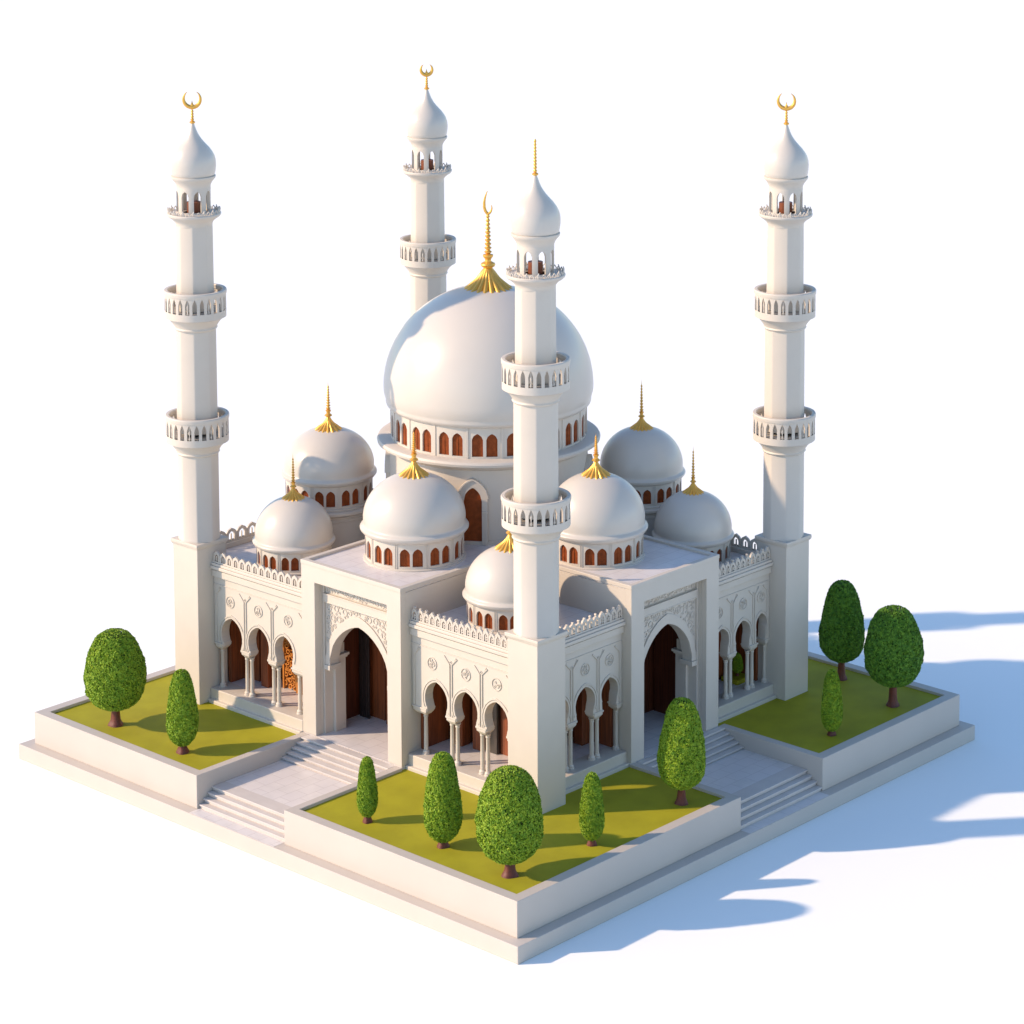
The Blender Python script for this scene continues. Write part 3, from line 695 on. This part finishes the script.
# ------------------------------------------------------------------ trees
PR = {'round': [(0,0),(.0,.30),(.03,.52),(.10,.76),(.20,.92),(.33,.99),(.45,1.0),(.58,.95),(.70,.86),(.80,.765),(.88,.645),(.94,.50),(.98,.30),(1,0)],
      'slim':  [(0,0),(.0,.30),(.03,.52),(.09,.78),(.17,.93),(.27,1.0),(.40,.98),(.53,.91),(.66,.81),(.77,.73),(.86,.62),(.93,.49),(.975,.32),(1,0)]}
def prof(kind, t):
    P = PR[kind][1:]
    for (a, ra), (b, rb) in zip(P, P[1:]):
        if a <= t <= b: return ra+(rb-ra)*(t-a)/max(1e-6, b-a)
    return 0
def tree(x, y, kind, R, z0, z1, lab, name, cat, dark=0, seed=0, gz=GZ, tr=.12):
    rnd = np.random.RandomState(seed); H = z1-z0
    root = thing(name, (x,y,gz), lab, cat, 'clipped trees on the lawns')
    k = tr
    t = MB(); hgt = z0-gz
    t.lathe([(0,gz-.02),(k*1.75,gz-.02),(k*1.65,gz+.03),(k*1.35,gz+.09),(k*1.12,gz+.16),(k*1.0,gz+.3),(k*.92,gz+max(.35,hgt*.8)),(k*.95,z0+H*.12),(0,z0+H*.14)], (x,y), 28, lambda a,r,z: 1+.06*math.sin(3*a+seed)+.03*math.sin(5*a+z*6))
    t.build('trunk','bark',root,smooth=60)
    # smooth dark core + leaf-sized faces spread through a shell
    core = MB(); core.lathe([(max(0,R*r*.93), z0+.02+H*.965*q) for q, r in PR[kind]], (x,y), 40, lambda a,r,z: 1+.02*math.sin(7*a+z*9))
    n = int(5500+ 20500*R*H/ (.87*2.4)); 
    ts = rnd.rand(n*3); rr = np.array([prof(kind, q) for q in ts]); keep = rnd.rand(n*3) < np.maximum(rr, .22)
    ts = ts[keep][:n]; rr = rr[keep][:n]; n = len(ts)
    an = rnd.rand(n)*2*PI
    lump = 1+.022*np.sin(an*5+ts*7+seed)+.018*np.sin(an*9-ts*23+seed*2)+.012*np.sin(an*17+ts*41)
    dep = 1-.05*rnd.rand(n)+.012
    rad = R*rr*lump*dep
    cz = z0+H*ts
    # slope normal
    e = .02; r1 = np.array([prof(kind, min(1,q+e)) for q in ts]); r2 = np.array([prof(kind, max(0,q-e)) for q in ts])
    sl = R*(r1-r2)/(H*2*e); nrm = np.stack([np.cos(an), np.sin(an), -sl], 1); nrm /= np.linalg.norm(nrm, axis=1)[:,None]
    cen = np.stack([x+rad*np.cos(an), y+rad*np.sin(an), cz], 1)
    nn = nrm+.75*rnd.randn(n,3); nn /= np.linalg.norm(nn, axis=1)[:,None]
    up = rnd.randn(n,3); a = np.cross(nn, up); a /= np.linalg.norm(a, axis=1)[:,None]; b = np.cross(nn, a)
    s = (.020+.015*rnd.rand(n))[:,None]
    V = np.stack([cen+a*s*1.25, cen+b*s*.72+nn*s*.15, cen-a*s*1.25, cen-b*s*.72+nn*s*.15], 1).reshape(-1,3)-np.array([x,y,gz])
    cv = [tuple(Vector(p)-Vector((x,y,gz))) for p in core.v]; nc = len(cv)
    me = bpy.data.meshes.new('crown')
    F = [tuple(f) for f in core.f]+[(nc+4*i, nc+4*i+1, nc+4*i+2, nc+4*i+3) for i in range(n)]
    me.from_pydata(cv+V.tolist(), [], F)
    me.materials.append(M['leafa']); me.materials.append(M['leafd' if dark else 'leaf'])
    me.polygons.foreach_set('material_index', [0]*len(core.f)+[1]*n)
    o = bpy.data.objects.new('crown', me); COL.objects.link(o); o.parent = root
    return root
RT, ST = 'clipped_round_tree', 'clipped_slim_tree'
tree(-8.57,7.34,'round',.88,1.86,4.20,'large round clipped tree on the left lawn, leftmost in the picture',RT,'tree',0,1,tr=.13)
tree(-8.65,4.24,'slim',.44,1.56,3.77,'slim clipped tree beside the round tree on the left lawn',ST,'tree',0,2,tr=.11)
tree(-8.57,-3.26,'slim',.265,1.50,3.14,'smallest slim tree on the front lawn beside the left path',ST,'tree',0,3,tr=.08)
tree(-8.36,-5.89,'slim',.49,1.50,3.89,'tall slim tree on the front lawn between the smallest tree and the round tree',ST,'tree',0,4,tr=.10)
tree(-8.5,-8.43,'round',.84,1.74,4.19,'large round clipped tree at the front corner of the front lawn',RT,'tree',0,5,tr=.13)
tree(-5.7,-8.73,'slim',.315,1.49,3.30,'small slim tree on the front lawn in front of the front minaret pillar',ST,'tree',0,6,tr=.08)
tree(-2.04,-8.72,'slim',.64,1.79,4.29,'broad tall tree on the front lawn in front of the right portal',ST,'tree',0,7,tr=.11)
tree(8.56,-6.19,'slim',.68,1.92,4.43,'dark green tall tree at the back of the right lawn next to the right minaret',ST,'tree',1,8,tr=.11)
tree(7.77,-8.68,'round',.86,1.99,4.37,'round clipped tree on the right lawn, rightmost in the picture',RT,'tree',1,9,tr=.12)
tree(4.67,-8.74,'slim',.30,1.47,3.29,'small slim tree on the right lawn beside the right steps',ST,'tree',0,10,tr=.08)
sh = tree(5.47,-4.6,'slim',.15,2.0,2.58,'small green shrub seen between the columns of the right arcade','shrub','shrub',0,12,gz=FL+.13,tr=.03)
del sh['group']

# ------------------------------------------------------------------ camera
az, pit, fpx, sx, sy = 0.7263, 0.1137, 2800.9754, 90.5646, -503.718
fw = Vector((math.cos(az)*math.cos(pit), math.sin(az)*math.cos(pit), -math.sin(pit)))
cam_loc = Vector((114.6395,97.7952,5.0))-fw*232.5143
cd = bpy.data.cameras.new('camera'); cam = bpy.data.objects.new('camera', cd); COL.objects.link(cam)
cam.location = cam_loc; cam.rotation_euler = fw.to_track_quat('-Z','Y').to_euler()
cd.sensor_width = 36; cd.lens = fpx/1024*36; cd.shift_x = -sx/1024; cd.shift_y = sy/1024; cd.clip_end = 3000; cd.clip_start = 1
S.camera = cam

# ------------------------------------------------------------------ light
SUN_AZ, SUN_EL = math.radians(-41), math.radians(29)      # direction the light travels
w = bpy.data.worlds.new('World'); S.world = w; w.use_nodes = True
nt = w.node_tree; bg = nt.nodes['Background']; sk = nt.nodes.new('ShaderNodeTexSky'); sk.sky_type = 'NISHITA'
sk.sun_disc = False; sk.sun_elevation = SUN_EL; sk.air_density = 1.0; sk.dust_density = .3; sk.ozone_density = 3.2
td = Vector((-math.cos(SUN_AZ), -math.sin(SUN_AZ)))        # towards the sun
sk.sun_rotation = math.atan2(td.x, td.y)
nt.links.new(sk.outputs['Color'], bg.inputs['Color']); bg.inputs['Strength'].default_value = .15
sl = bpy.data.lights.new('sun', 'SUN'); sl.energy = 3.15; sl.angle = math.radians(1.2); sl.color = (1.,.755,.535)
so = bpy.data.objects.new('sun', sl); COL.objects.link(so)
d = Vector((math.cos(SUN_AZ)*math.cos(SUN_EL), math.sin(SUN_AZ)*math.cos(SUN_EL), -math.sin(SUN_EL)))
so.rotation_euler = d.to_track_quat('-Z','Y').to_euler(); so.location = (-20,20,25)
S.render.engine = 'CYCLES'
S.view_settings.view_transform = 'Standard'; S.view_settings.look = 'None'; S.view_settings.exposure = .74; S.view_settings.gamma = 1
